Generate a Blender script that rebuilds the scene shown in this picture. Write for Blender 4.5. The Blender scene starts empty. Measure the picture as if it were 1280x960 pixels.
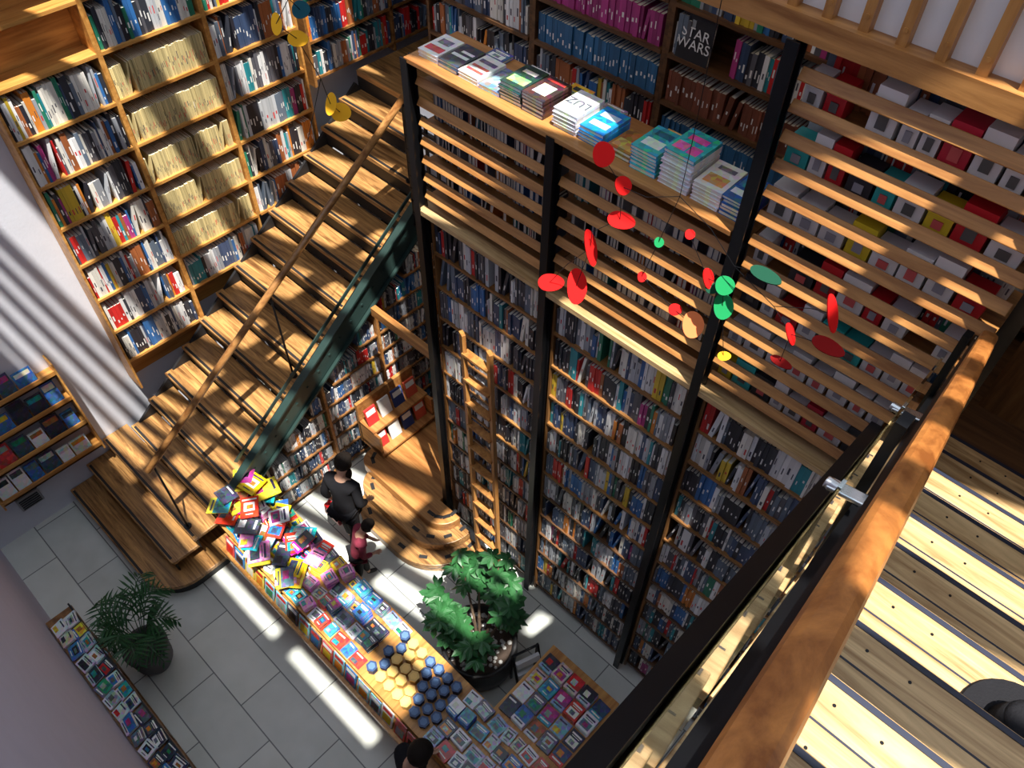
import bpy, math, random
from mathutils import Vector, Matrix
from math import sin, cos, pi, radians
R = random.Random(7)
scene = bpy.context.scene
COLL = scene.collection

# ------------------------------------------------------------------ materials
def newmat(name):
    m = bpy.data.materials.new(name); m.use_nodes = True
    nt = m.node_tree; bs = nt.nodes['Principled BSDF']
    return m, nt, bs
def plain(name, col, rough=.5, metal=0, bump=0, bscale=60, var=.12, spec=.5):
    m, nt, bs = newmat(name)
    tc = nt.nodes.new('ShaderNodeTexCoord'); no = nt.nodes.new('ShaderNodeTexNoise')
    no.inputs['Scale'].default_value = bscale * .15; no.inputs['Detail'].default_value = 4
    nt.links.new(tc.outputs['Object'], no.inputs['Vector'])
    mx = nt.nodes.new('ShaderNodeMix'); mx.data_type = 'RGBA'
    mx.inputs[6].default_value = (*[c * (1 - var) for c in col], 1)
    mx.inputs[7].default_value = (*[min(1, c * (1 + var)) for c in col], 1)
    nt.links.new(no.outputs['Fac'], mx.inputs[0]); nt.links.new(mx.outputs[2], bs.inputs['Base Color'])
    bs.inputs['Roughness'].default_value = rough; bs.inputs['Metallic'].default_value = metal
    bs.inputs['Specular IOR Level'].default_value = spec
    if bump:
        n2 = nt.nodes.new('ShaderNodeTexNoise'); n2.inputs['Scale'].default_value = bscale
        nt.links.new(tc.outputs['Object'], n2.inputs['Vector'])
        b = nt.nodes.new('ShaderNodeBump'); b.inputs['Strength'].default_value = bump; b.inputs['Distance'].default_value = .01
        nt.links.new(n2.outputs['Fac'], b.inputs['Height']); nt.links.new(b.outputs['Normal'], bs.inputs['Normal'])
    return m
def wood(name, dark, light, axis='x', rough=.4, scale=1.0, knots=False):
    m, nt, bs = newmat(name)
    tc = nt.nodes.new('ShaderNodeTexCoord'); mp = nt.nodes.new('ShaderNodeMapping')
    s = {'x': (1.2, 16, 16), 'y': (16, 1.2, 16), 'z': (16, 16, 1.2)}[axis]
    mp.inputs['Scale'].default_value = [k * scale for k in s]
    nt.links.new(tc.outputs['Object'], mp.inputs['Vector'])
    oi = nt.nodes.new('ShaderNodeObjectInfo')
    va = nt.nodes.new('ShaderNodeVectorMath'); va.operation = 'ADD'
    ms = nt.nodes.new('ShaderNodeMath'); ms.operation = 'MULTIPLY'; ms.inputs[1].default_value = 37
    nt.links.new(oi.outputs['Random'], ms.inputs[0]); nt.links.new(mp.outputs[0], va.inputs[0]); nt.links.new(ms.outputs[0], va.inputs[1])
    no = nt.nodes.new('ShaderNodeTexNoise'); no.inputs['Scale'].default_value = 1; no.inputs['Detail'].default_value = 7
    no.inputs['Roughness'].default_value = .65; no.inputs['Distortion'].default_value = 1.6 if knots else .4
    nt.links.new(va.outputs[0], no.inputs['Vector'])
    cr = nt.nodes.new('ShaderNodeValToRGB')
    cr.color_ramp.elements[0].position = .36; cr.color_ramp.elements[0].color = (*dark, 1)
    cr.color_ramp.elements[1].position = .64; cr.color_ramp.elements[1].color = (*light, 1)
    nt.links.new(no.outputs['Fac'], cr.inputs[0]); nt.links.new(cr.outputs[0], bs.inputs['Base Color'])
    bs.inputs['Roughness'].default_value = rough
    b = nt.nodes.new('ShaderNodeBump'); b.inputs['Strength'].default_value = .15; b.inputs['Distance'].default_value = .005
    nt.links.new(no.outputs['Fac'], b.inputs['Height']); nt.links.new(b.outputs['Normal'], bs.inputs['Normal'])
    return m
def colattr(name, rough=.45, printed=0.0, coat=0):
    m, nt, bs = newmat(name)
    at = nt.nodes.new('ShaderNodeAttribute'); at.attribute_name = 'Col'
    out = at.outputs['Color']
    if printed:
        tc = nt.nodes.new('ShaderNodeTexCoord'); vo = nt.nodes.new('ShaderNodeTexVoronoi'); vo.inputs['Scale'].default_value = 30
        nt.links.new(tc.outputs['Object'], vo.inputs['Vector'])
        mx = nt.nodes.new('ShaderNodeMix'); mx.data_type = 'RGBA'; mx.blend_type = 'OVERLAY'; mx.inputs[0].default_value = printed
        nt.links.new(out, mx.inputs[6]); nt.links.new(vo.outputs['Color'], mx.inputs[7]); out = mx.outputs[2]
    nt.links.new(out, bs.inputs['Base Color'])
    bs.inputs['Roughness'].default_value = rough
    if coat: bs.inputs['Coat Weight'].default_value = coat
    return m
W_CASE = wood('wood_bookcase', (.38, .15, .03), (.66, .34, .09), 'y')
W_SLAT = wood('wood_slat', (.26, .10, .025), (.54, .26, .08), 'x')
W_TREAD = wood('wood_tread', (.13, .055, .018), (.54, .29, .10), 'x', .35, .9, True)
W_RAIL = wood('wood_handrail', (.22, .07, .016), (.52, .20, .05), 'y', .3)
W_RAIL2 = wood('wood_round_rail', (.18, .07, .02), (.42, .21, .07), 'y', .35)
W_PALE = wood('wood_pale_plank', (.32, .18, .07), (.72, .50, .25), 'x', .45, .8, True)
W_PALEY = wood('wood_pale_beam', (.40, .25, .10), (.74, .54, .28), 'y', .45)
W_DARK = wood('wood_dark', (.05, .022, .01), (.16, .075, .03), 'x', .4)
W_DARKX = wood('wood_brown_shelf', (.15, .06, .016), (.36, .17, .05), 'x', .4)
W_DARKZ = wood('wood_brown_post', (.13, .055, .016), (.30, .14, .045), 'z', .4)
W_LADDER = wood('wood_ladder', (.26, .10, .024), (.52, .25, .07), 'z', .4)
BLACK = plain('black_steel', (.012, .013, .016), .35, .6)
BLACKM = plain('black_matte', (.012, .012, .014), .6)
GREEN = plain('dark_green_steel', (.03, .06, .055), .35, .2)
SILVER = plain('brushed_metal', (.6, .62, .65), .25, 1)
PLASTER = plain('white_plaster', (.66, .68, .76), .85, 0, .1, 40, .05)
PLASTER2 = plain('grey_plaster', (.42, .41, .47), .9, 0, .1, 40, .05)
LILAC = plain('lilac_plaster', (.62, .58, .69), .9, 0, .1, 40, .05)
WHITE = plain('white_panel', (.82, .83, .85), .6, 0, 0, 10, .03)
PAPER = colattr('printed_paper', .5)
COVER = colattr('glossy_cover', .25, .45, .2)
SOIL = plain('soil', (.06, .04, .03), .9, 0, .6, 80, .4)
POTM = plain('pot_black', (.02, .02, .022), .45, 0, .05)
LEAF = plain('leaf_green', (.03, .13, .04), .35, 0, 0, 60, .6)
PALM = plain('palm_green', (.025, .09, .03), .4, 0, 0, 60, .5)
BARK = plain('bark', (.12, .08, .05), .9, 0, .5, 60, .3)
STONE = plain('white_pebble', (.6, .6, .58), .6, 0, 0, 30, .2)
SKIN = plain('skin', (.55, .32, .22), .5, 0, 0, 30, .06)
HAIR = plain('dark_hair', (.012, .008, .006), .7, 0, .6, 200, .4, .2)
COATB = plain('black_cloth', (.012, .012, .015), .85, 0, .3, 120, .12, .2)
BURG = plain('burgundy_cloth', (.26, .03, .06), .85, 0, .3, 120, .6)
REDM = plain('red_paint', (.75, .03, .02), .4)
REDBAG = plain('red_leather', (.6, .01, .015), .35)
STRIP = plain('dark_strip', (.015, .02, .045), .5)
m, nt, bs = newmat('clear_glass'); GLASS = m
bs.inputs['Transmission Weight'].default_value = 1; bs.inputs['Roughness'].default_value = .02; bs.inputs['IOR'].default_value = 1.03
bs.inputs['Base Color'].default_value = (.85, .93, .9, 1)
# tiles
m, nt, bs = newmat('stone_tiles'); TILE = m
tc = nt.nodes.new('ShaderNodeTexCoord'); mp = nt.nodes.new('ShaderNodeMapping')
br = nt.nodes.new('ShaderNodeTexBrick'); br.inputs['Scale'].default_value = 1
br.inputs['Brick Width'].default_value = .92; br.inputs['Row Height'].default_value = .46; br.inputs['Mortar Size'].default_value = .006
br.inputs['Color1'].default_value = (.70, .72, .67, 1); br.inputs['Color2'].default_value = (.58, .61, .58, 1); br.inputs['Mortar'].default_value = (.18, .19, .19, 1)
nt.links.new(tc.outputs['Object'], mp.inputs[0]); nt.links.new(mp.outputs[0], br.inputs['Vector'])
no = nt.nodes.new('ShaderNodeTexNoise'); no.inputs['Scale'].default_value = 3; no.inputs['Detail'].default_value = 8
nt.links.new(tc.outputs['Object'], no.inputs['Vector'])
mx = nt.nodes.new('ShaderNodeMix'); mx.data_type = 'RGBA'; mx.blend_type = 'OVERLAY'; mx.inputs[0].default_value = .35
nt.links.new(br.outputs['Color'], mx.inputs[6]); nt.links.new(no.outputs['Fac'], mx.inputs[7])
nt.links.new(mx.outputs[2], bs.inputs['Base Color']); bs.inputs['Roughness'].default_value = .4
def paint(name, col): return plain(name, col, .8, 0, 0, 10, .05, .1)

# ------------------------------------------------------------------ mesh builder
class MB:
    def __init__(s): s.v = []; s.f = []; s.c = []; s.m = []; s.T = None
    def add(s, vs, fs, col=(1, 1, 1), mi=0):
        n = len(s.v)
        if s.T is not None: vs = [s.T(*p) for p in vs]
        s.v += [tuple(p) for p in vs]
        for f in fs: s.f.append(tuple(i + n for i in f)); s.c.append(col); s.m.append(mi)
    def box(s, x0, x1, y0, y1, z0, z1, col=(1, 1, 1), mi=0):
        s.add([(x0, y0, z0), (x1, y0, z0), (x1, y1, z0), (x0, y1, z0), (x0, y0, z1), (x1, y0, z1), (x1, y1, z1), (x0, y1, z1)],
              [(0, 3, 2, 1), (4, 5, 6, 7), (0, 1, 5, 4), (1, 2, 6, 5), (2, 3, 7, 6), (3, 0, 4, 7)], col, mi)
    def prism(s, pts, z0, z1, col=(1, 1, 1), mi=0):
        n = len(pts)
        vs = [(x, y, z0) for x, y in pts] + [(x, y, z1) for x, y in pts]
        s.add(vs, [tuple(range(n - 1, -1, -1)), tuple(range(n, 2 * n))] + [(i, (i + 1) % n, n + (i + 1) % n, n + i) for i in range(n)], col, mi)
    def cyl(s, p0, p1, r0, r1=None, seg=10, col=(1, 1, 1), mi=0):
        r1 = r0 if r1 is None else r1
        p0 = Vector(p0); p1 = Vector(p1); d = (p1 - p0).normalized()
        u = d.orthogonal().normalized(); w = d.cross(u)
        vs = []
        for p, r in ((p0, r0), (p1, r1)):
            for i in range(seg):
                a = 2 * pi * i / seg; vs.append(tuple(p + u * cos(a) * r + w * sin(a) * r))
        s.add(vs, [tuple(range(seg - 1, -1, -1)), tuple(range(seg, 2 * seg))] + [(i, (i + 1) % seg, seg + (i + 1) % seg, seg + i) for i in range(seg)], col, mi)
    def beam(s, p0, p1, w, h, col=(1, 1, 1), mi=0):
        """rectangular bar from p0 to p1; w = horizontal width, h = height"""
        p0 = Vector(p0); p1 = Vector(p1); d = (p1 - p0).normalized()
        u = d.cross(Vector((0, 0, 1)))
        u = Vector((1, 0, 0)) if u.length < 1e-4 else u.normalized(); t = u.cross(d)
        vs = []
        for p in (p0, p1):
            for a, b in ((-1, -1), (1, -1), (1, 1), (-1, 1)): vs.append(tuple(p + u * a * w / 2 + t * b * h / 2))
        s.add(vs, [(0, 1, 2, 3), (7, 6, 5, 4), (0, 4, 5, 1), (1, 5, 6, 2), (2, 6, 7, 3), (3, 7, 4, 0)], col, mi)
    def ball(s, c, r, sx=1, sy=1, sz=1, seg=10, rings=7, col=(1, 1, 1), mi=0):
        vs = [(c[0], c[1], c[2] + r * sz)]
        for j in range(1, rings):
            t = pi * j / rings
            for i in range(seg):
                a = 2 * pi * i / seg; vs.append((c[0] + r * sx * sin(t) * cos(a), c[1] + r * sy * sin(t) * sin(a), c[2] + r * sz * cos(t)))
        vs.append((c[0], c[1], c[2] - r * sz)); L = len(vs) - 1
        fs = [(0, 1 + i, 1 + (i + 1) % seg) for i in range(seg)]
        for j in range(rings - 2):
            for i in range(seg):
                a = 1 + j * seg + i; b = 1 + j * seg + (i + 1) % seg; fs.append((a, a + seg, b + seg, b))
        k = 1 + (rings - 2) * seg
        fs += [(L, k + (i + 1) % seg, k + i) for i in range(seg)]
        s.add(vs, fs, col, mi)
def setup(o, label=None, cat=None, group=None, kind=None):
    if label: o['label'] = label
    if cat: o['category'] = cat
    if group: o['group'] = group
    if kind: o['kind'] = kind
def fin(mb, name, mats, parent=None, label=None, cat=None, group=None, kind=None, smooth=False, bevel=0, origin=None):
    if not isinstance(mats, (list, tuple)): mats = [mats]
    xs = [p[0] for p in mb.v]; ys = [p[1] for p in mb.v]; zs = [p[2] for p in mb.v]
    o0 = Vector(origin) if origin else Vector(((min(xs) + max(xs)) / 2, (min(ys) + max(ys)) / 2, min(zs)))
    me = bpy.data.meshes.new(name); me.from_pydata([(p[0] - o0.x, p[1] - o0.y, p[2] - o0.z) for p in mb.v], [], mb.f)
    for mt in mats: me.materials.append(mt)
    me.polygons.foreach_set('material_index', mb.m)
    ca = me.color_attributes.new('Col', 'FLOAT_COLOR', 'CORNER'); arr = []
    for f, c in zip(mb.f, mb.c): arr += [c[0], c[1], c[2], 1.0] * len(f)
    ca.data.foreach_set('color', arr)
    if smooth: me.polygons.foreach_set('use_smooth', [True] * len(mb.f))
    me.update()
    o = bpy.data.objects.new(name, me); COLL.objects.link(o)
    if parent: o.parent = parent; o.location = o0 - parent.location
    else: o.location = o0
    if bevel:
        b = o.modifiers.new('bevel', 'BEVEL'); b.width = bevel; b.segments = 2; b.limit_method = 'ANGLE'
    setup(o, label, cat, group, kind)
    return o
def root(name, loc, label, cat, group=None):
    e = bpy.data.objects.new(name, None); e.empty_display_size = .1; e.location = loc; COLL.objects.link(e)
    setup(e, label, cat, group); return e
def bx(name, mats, b, **k):
    bevel = k.pop('bevel', 0)
    m = MB(); m.box(*b); return fin(m, name, mats, bevel=bevel, **k)
def struct(name, mats, b): return bx(name, mats, b, kind='structure')
def lettering(body, size, mat, space=1.0):
    cu = bpy.data.curves.new('t', 'FONT'); cu.body = body; cu.size = size; cu.extrude = .001; cu.align_x = 'CENTER'; cu.align_y = 'CENTER'; cu.space_line = space
    tmp = bpy.data.objects.new('tmp', cu); COLL.objects.link(tmp); dg = bpy.context.evaluated_depsgraph_get()
    me = bpy.data.meshes.new_from_object(tmp.evaluated_get(dg)); bpy.data.objects.remove(tmp)
    me.materials.clear(); me.materials.append(mat)
    o = bpy.data.objects.new('title_lettering', me); COLL.objects.link(o); return o

# ------------------------------------------------------------------ camera
cam = bpy.data.cameras.new('camera'); cam.sensor_width = 36; cam.lens = 36 * 1020 / 1280; cam.clip_start = .02
co = bpy.data.objects.new('camera', cam); COLL.objects.link(co)
co.matrix_world = Matrix(((.72495, -.53181, .43775, 0), (.68871, .54927, -.47326, 0), (.01124, .64458, .76446, 8), (0, 0, 0, 1)))
scene.camera = co

# ------------------------------------------------------------------ setting
struct('floor', TILE, (-6.96, 3.3, -.62, 7.5, -.1, 0))
struct('wall_west', PLASTER, (-7.06, -6.96, -.72, 7.6, -.1, 10.5))
struct('wall_south', LILAC, (-6.96, 3.3, -.72, -.62, -.1, 10.5))
struct('wall_north', PLASTER2, (-6.96, 3.3, 7.5, 7.6, -.1, 10.5))
struct('wall_east', PLASTER2, (3.3, 3.4, -.72, 7.6, -.1, 10.5))
m = MB(); m.box(-3.78, 3.3, 3.42, 7.5, 4.2, 4.32); m.box(-4.5, -3.78, 4.3, 7.5, 4.2, 4.32)
fin(m, 'floor', W_DARK, kind='structure')
m = MB(); m.box(-3.78, 3.3, 3.14, 7.5, 6.6, 6.75); m.box(-6.96, -3.78, 4.45, 7.5, 6.6, 6.75)
fin(m, 'ceiling', PLASTER2, kind='structure')
struct('trim_1', W_PALE, (-3.76, -.06, 3.0, 3.42, 4.28, 4.32))
struct('trim_2', W_SLAT, (-1.9, 1.6, 3.02, 3.14, 6.44, 6.54))
struct('wall_landing', W_DARKZ, (-.05, 3.2, 4.05, 4.12, 4.32, 6.6))
# roof beams over the atrium
t = 3
for i in range(17):
    y = -3.2 + .62 * i
    m = MB(); m.beam((-6.96, y, 10.4), (3.3, y + 2.9, 10.4), .27, .1)
    m.v = [(a, min(7.5, max(-.62, b)), c) for a, b, c in m.v]
    fin(m, 'trim_%d' % t, BLACKM, kind='structure'); t += 1
for x in (-5.6, -3.1, -.6, .9):
    struct('trim_%d' % t, BLACKM, (x - .12, x + .12, -.62, 7.5, 10.2, 10.3)); t += 1

# ------------------------------------------------------------------ books
def shade(c, k): return tuple(min(1, v * k) for v in c)
PAL = [(.78, .79, .80), (.74, .72, .66), (.50, .53, .57), (.02, .02, .03), (.03, .035, .05), (.04, .07, .15), (.03, .14, .38),
       (.55, .02, .02), (.02, .25, .3), (.02, .2, .12), (.65, .45, .04), (.38, .12, .04), (.3, .32, .36), (.1, .1, .12), (.12, .16, .22), (.65, .22, .03), (.4, .04, .2)]
WCOOL = [9, 5, 5, 8, 8, 8, 3.5, 2.6, 3, 1.6, .8, 1.4, 4, 5, 6, .8, .6]
WMULTI = [8, 7, 4, 5, 4, 3, 3, 3.2, 2, 1.8, 1.3, 2, 3, 2, 2, 1.5, 1.2]
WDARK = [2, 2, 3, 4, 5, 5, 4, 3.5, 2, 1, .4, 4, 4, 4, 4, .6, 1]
PAGE = (.80, .77, .68)
def pick(w): return R.choices(PAL, w)[0]
def book(mb, T, s, d, z, t, h, dep, col, lean=0, flip=False):
    """upright book; local s along shelf, d into shelf, z up"""
    ca, sa = cos(lean), sin(lean)
    def TT(a, b, c): return T(s + a * ca + c * sa, d + b, z + c * ca - a * sa + (t * sa if lean > 0 else 0))
    mb.T = TT; e = min(.0025, t * .12)
    mb.box(0, e, 0, dep, 0, h, col); mb.box(t - e, t, 0, dep, 0, h, col)
    if flip: mb.box(e, t - e, dep - .003, dep, 0, h, col); mb.box(e, t - e, .004, dep - .003, .003, h - .004, PAGE)
    else:
        mb.box(e, t - e, 0, .003, 0, h, col); mb.box(e, t - e, .003, dep - .004, .003, h - .004, PAGE)
        l = sum(col) / 3; c2 = (.8, .8, .78) if l < .3 else (.05, .05, .08) if R.random() < .6 else (.6, .05, .05)
        a = h * R.uniform(.15, .5); b = a + h * R.uniform(.08, .25); q = R.uniform(.28, .4)
        mb.add([(t * q, -.0006, a), (t * (1 - q), -.0006, a), (t * (1 - q), -.0006, b), (t * q, -.0006, b)], [(0, 1, 2, 3)], c2)
    mb.T = None
STUFF = MB()
def fill(T, s0, s1, z, hmax, weights, individual=None, group=None, label=None, tmin=.014, tmax=.038, mono=None, flip=False, dens=1.0, dmax=.21):
    s = s0 + R.uniform(0, .01); run = 0; col = None
    while True:
        if run <= 0:
            run = R.choice([1, 1, 1, 1, 2, 2, 4]); col = pick(weights); t0 = R.uniform(tmin, tmax); h0 = hmax * R.uniform(.66, .97)
            if mono: col = shade(mono, R.uniform(.75, 1.15)); h0 = hmax * R.uniform(.7, .74)
        run -= 1
        t = t0; h = h0
        if R.random() > dens: s += R.uniform(.03, .08)
        if s + t > s1 - .003: break
        dd = R.uniform(.002, .02); dep = min(dmax, h * R.uniform(.68, .8))
        lean = 0
        if R.random() < .04 and s + t + .05 < s1: lean = R.uniform(.08, .2)
        c = shade(col, R.uniform(.8, 1.15))
        if individual:
            mb = MB(); book(mb, T, s, dd, z, t, h, dep, c, lean, flip)
            fin(mb, 'book', PAPER, label=label, cat='book', group=group)
        else: book(STUFF, T, s, dd, z, t, h, dep, c, lean, flip)
        s += t * cos(lean) + h * sin(lean) + R.uniform(.0004, .0015)
def TN(front): return lambda a, b, c: (a, front + b, c)
def TE(front): return lambda a, b, c: (front - b, a, c)   # shelf on the west wall facing east

# ------------------------------------------------------------------ west wall bookcases
WF = -6.70
def stz(y): return .14 + .75 * (y - .26)
WB = [(1.38, 2.28, 1.22), (2.28, 3.24, 1.65), (3.24, 4.15, 2.5)]
for ui, (y0, y1, zb) in enumerate(WB):
    r = root('bookcase', ((-6.83), (y0 + y1) / 2, zb), 'tall honey-coloured wooden bookcase full of books beside the stairs', 'bookcase', 'wall bookcases beside the stairs')
    m = MB(); m.box(-6.955, -6.94, y0, y1, zb, 6.0); fin(m, 'back_panel', W_CASE, parent=r)
    for ya in (y0, y1 - .022): bx('side_panel', W_CASE, (-6.94, WF, ya, ya + .022, zb, 6.0), parent=r)
    zs = [5.52 - .43 * k for k in range(0, 11)]
    for k, z in enumerate(zs):
        if z < zb: continue
        bx('shelf', W_CASE, (-6.94, WF + .005, y0 + .022, y1 - .022, z - .028, z), parent=r)
        if ui == 0 and z > 4.6: continue
        kw = dict(weights=WMULTI, hmax=.38, dmax=.22, tmax=.034)
        if ui == 1 and 2.4 < z < 4.4: kw.update(mono=(.66, .54, .26), tmin=.012, tmax=.016)
        fill(TE(WF - .01), y0 + .03, y1 - .03, z, **kw)
# bookcase continuing beside the landing, its shade put into darker wood and books
r = root('bookcase', (-6.83, 5.8, 3.56), 'wooden bookcase along the upper landing wall, shade put into its colours', 'bookcase')
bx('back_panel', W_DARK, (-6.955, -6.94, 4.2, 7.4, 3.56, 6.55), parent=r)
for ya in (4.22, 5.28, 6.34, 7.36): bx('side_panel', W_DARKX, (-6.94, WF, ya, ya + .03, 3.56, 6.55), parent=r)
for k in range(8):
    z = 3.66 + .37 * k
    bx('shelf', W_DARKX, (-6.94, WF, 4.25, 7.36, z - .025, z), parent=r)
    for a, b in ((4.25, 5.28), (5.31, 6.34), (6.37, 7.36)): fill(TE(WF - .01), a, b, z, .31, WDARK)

# ------------------------------------------------------------------ main staircase
st = root('staircase', (-5.85, .3, 0), 'oak staircase with black anti-slip strips and dark green stringer', 'staircase')
def rounded(x0, x1, y0, y1, r, n=8):
    pts = [(x0, y0)]
    pts += [(x1 - r + r * sin(a), y0 + r - r * cos(a)) for a in [pi / 2 * i / n for i in range(n + 1)]]
    pts += [(x1, y1), (x0, y1)]
    return pts
NT = 16
for k in range(NT):
    y0 = .26 + .28 * k; z = .2 + .21 * k
    xl = -6.95 if y0 < 1.05 else WF + .01
    m = MB(); s = MB()
    if k == 0:
        m.prism(rounded(xl, -4.99, y0, 1.22, .42), z - .05, z)
        m.prism(rounded(xl + .03, -5.03, y0 + .04, 1.2, .38), .0, z - .05, mi=1)
    elif k == 1:
        m.prism(rounded(xl, -5.18, y0, y0 + .33, .04), z - .045, z); m.box(xl, -5.2, y0 + .03, y0 + .05, z - .21, z - .045, mi=1)
    else:
        m.box(xl, -5.12, y0, y0 + .30, z - .045, z); m.box(xl, -5.13, y0 + .03, y0 + .045, z - .21, z - .045, mi=1)  # black board stands in for the shade behind an open riser
    fin(m, 'tread', [W_TREAD, BLACKM], parent=st, bevel=.006)
    xr = -5.16 if k > 1 else -5.24 if k else -5.45
    s.box(xl + .04, xr, y0 + .014, y0 + .04, z, z + .004)
    fin(s, 'anti_slip_strip', BLACKM, parent=st)
m = MB(); m.box(WF + .01, -5.0, 4.74, 7.45, 3.5, 3.56); fin(m, 'landing', W_TREAD, parent=st)
m = MB(); m.box(WF + .01, -5.0, 4.74, 4.77, 3.3, 3.5); fin(m, 'landing_riser', BLACKM, parent=st)
m = MB()
a = Vector((-5.06, 1.25, .80)); b = Vector((-5.06, 4.75, 3.44))
m.beam(a, b, .025, .24); m.beam(a + Vector((0, -.07, .12)), b + Vector((0, -.07, .12)), .09, .02); m.beam(a + Vector((0, .08, -.12)), b + Vector((0, .08, -.12)), .09, .02)
for i in range(22):
    p = a.lerp(b, (i + .5) / 22); m.cyl((p.x + .01, p.y, p.z), (p.x + .022, p.y, p.z), .014, seg=6)
fin(m, 'stringer', GREEN, parent=st, label='dark green riveted steel stringer')
m = MB(); m.beam((WF + .03, 1.2, .7), (WF + .03, 4.75, 3.36), .03, .22); fin(m, 'stringer', BLACKM, parent=st)
m = MB(); m.beam((-6.3, 1.1, .45), (-6.3, 4.75, 3.2), .06, .12); m.beam((-5.5, 1.1, .45), (-5.5, 4.75, 3.2), .06, .12); fin(m, 'support_beam', BLACKM, parent=st)
m = MB(); m.cyl((-5.3, .80, 1.69), (-5.3, 4.35, 4.12), .034, seg=14); fin(m, 'handrail', W_RAIL2, parent=st, smooth=True, label='round wooden handrail')
for yy in (.87, 2.45, 4.2):
    k = int((yy - .26) / .28); zt = .2 + .21 * k
    m = MB(); zr = 1.69 + (yy - .8) * .6845
    m.cyl((-5.3, yy, zt), (-5.3, yy, zr - .03), .011, seg=8); m.cyl((-5.3, yy, zt), (-5.3, yy, zt + .012), .04, seg=12)
    fin(m, 'baluster', BLACK, parent=st)
m = MB(); m.beam((-5.06, 1.5, 1.36), (-5.06, 4.6, 3.66), .012, .04); fin(m, 'guard_bar', GREEN, parent=st)

# ------------------------------------------------------------------ bookcase under the stairs
r = root('bookcase', (-5.15, 3.2, 0), 'low brown bookcase packed with small books under the staircase', 'bookcase')
for z in [.1 + .27 * k for k in range(10)]:
    ys = max(1.75, .26 + (z + .55 - .14) / .75)
    if ys > 4.7: continue
    bx('shelf', W_DARKZ, (-5.3, -5.08, ys, 4.9, z - .02, z), parent=r)
    for yb in (2.6, 3.4, 4.2, 4.9):
        if yb <= ys: continue
        fill(TE(-5.09), max(ys, yb - .8) + .03, yb - .02, z, .24, WCOOL, tmin=.012, tmax=.028, dmax=.16)
for yb in (1.76, 2.6, 3.4, 4.2, 4.9):
    zt = max(.35, stz(yb) - .32); bx('upright', W_SLAT, (-5.3, -5.065, yb - .015, yb + .015, 0, zt), parent=r)
bx('back_panel', W_DARK, (-5.32, -5.3, 1.75, 4.9, 0, .5), parent=r)

# ------------------------------------------------------------------ main wall
PX = [-3.73, -2.52, -1.31, -.10]
for i, x in enumerate(PX):
    m = MB(); zt = 5.46 if i < 2 else 6.44
    m.box(x - .03, x + .03, 2.995, 3.005, 0, zt); m.box(x - .03, x + .03, 3.065, 3.075, 0, zt); m.box(x - .005, x + .005, 3.005, 3.065, 0, zt)
    fin(m, 'steel_post', BLACK, label='tall black steel I-section post of the book wall', cat='post', group='steel posts of the book wall')
ZR = [.12 + .344 * k for k in range(12)]
bays = [(-3.69, -2.56), (-2.48, -1.35), (-1.27, -.14)]
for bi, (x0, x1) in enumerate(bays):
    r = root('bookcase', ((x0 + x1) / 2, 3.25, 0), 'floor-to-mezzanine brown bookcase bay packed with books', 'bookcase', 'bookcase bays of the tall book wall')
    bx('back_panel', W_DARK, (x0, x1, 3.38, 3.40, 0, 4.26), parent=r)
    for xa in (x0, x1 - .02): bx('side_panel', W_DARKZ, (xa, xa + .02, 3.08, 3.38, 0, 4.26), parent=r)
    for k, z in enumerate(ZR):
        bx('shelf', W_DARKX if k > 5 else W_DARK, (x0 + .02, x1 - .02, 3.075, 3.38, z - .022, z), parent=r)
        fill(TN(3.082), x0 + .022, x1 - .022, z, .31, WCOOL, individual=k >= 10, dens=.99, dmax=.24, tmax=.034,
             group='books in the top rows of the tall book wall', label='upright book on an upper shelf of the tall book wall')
def slats(x0, x1, z0, n, step, label, boards):
    r = root('slatted_shelf', ((x0 + x1) / 2, 3.2, z0), label, 'shelf', 'slatted mezzanine shelves')
    for k in range(n):
        z = z0 + step * k
        m = MB()
        m.T = lambda a, b, c, z=z: (a, 3.05 + b * cos(.6) + c * sin(.6), z + c * cos(.6) - b * sin(.6))
        m.box(x0, x1, -.010, .010, -.005, .052); m.T = None
        fin(m, 'slat', W_SLAT, parent=r, bevel=.004)
        if k % boards == 0: bx('shelf_board', W_DARKX, (x0, x1, 3.10, 3.42, z - .012, z + .006), parent=r)
    return r
for (x0, x1) in bays[:2]:
    slats(x0, x1, 4.42, 7, .145, 'waist-high mezzanine shelf with orange wooden slats between steel posts', 2)
slats(-1.27, -.14, 4.42, 14, .143, 'tall mezzanine shelf with orange wooden slats holding boxes', 2)
def carton(x0, x1, y0, y1, z0, h, col, lid, grp='boxes behind the wooden slats'):
    m = MB(); m.box(x0, x1, y0, y1, z0, z0 + h * .72, shade(col, .85)); m.box(x0 - .003, x1 + .003, y0 - .004, y1 + .004, z0 + h * .66, z0 + h, col)
    m.box(x0 + (x1 - x0) * .3, x0 + (x1 - x0) * .7, y0 - .006, y0 - .003, z0 + h * .2, z0 + h * .5, lid)
    nm = 'white' if min(col) > .6 else 'red' if col[0] > .4 and col[1] < .2 else 'yellow' if col[0] > .5 and col[1] > .4 and col[2] < .3 else 'teal' if col[1] > .3 else 'dark'
    fin(m, 'carton_box', PAPER, label='%s lidded carton box with a label on a slatted shelf' % nm, cat='box', group=grp)
BC = [(.86, .86, .88)] * 10 + [(.03, .03, .04)] * 2 + [(.6, .01, .02), (.85, .65, .03), (.03, .5, .5), (.6, .02, .05)]
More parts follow.
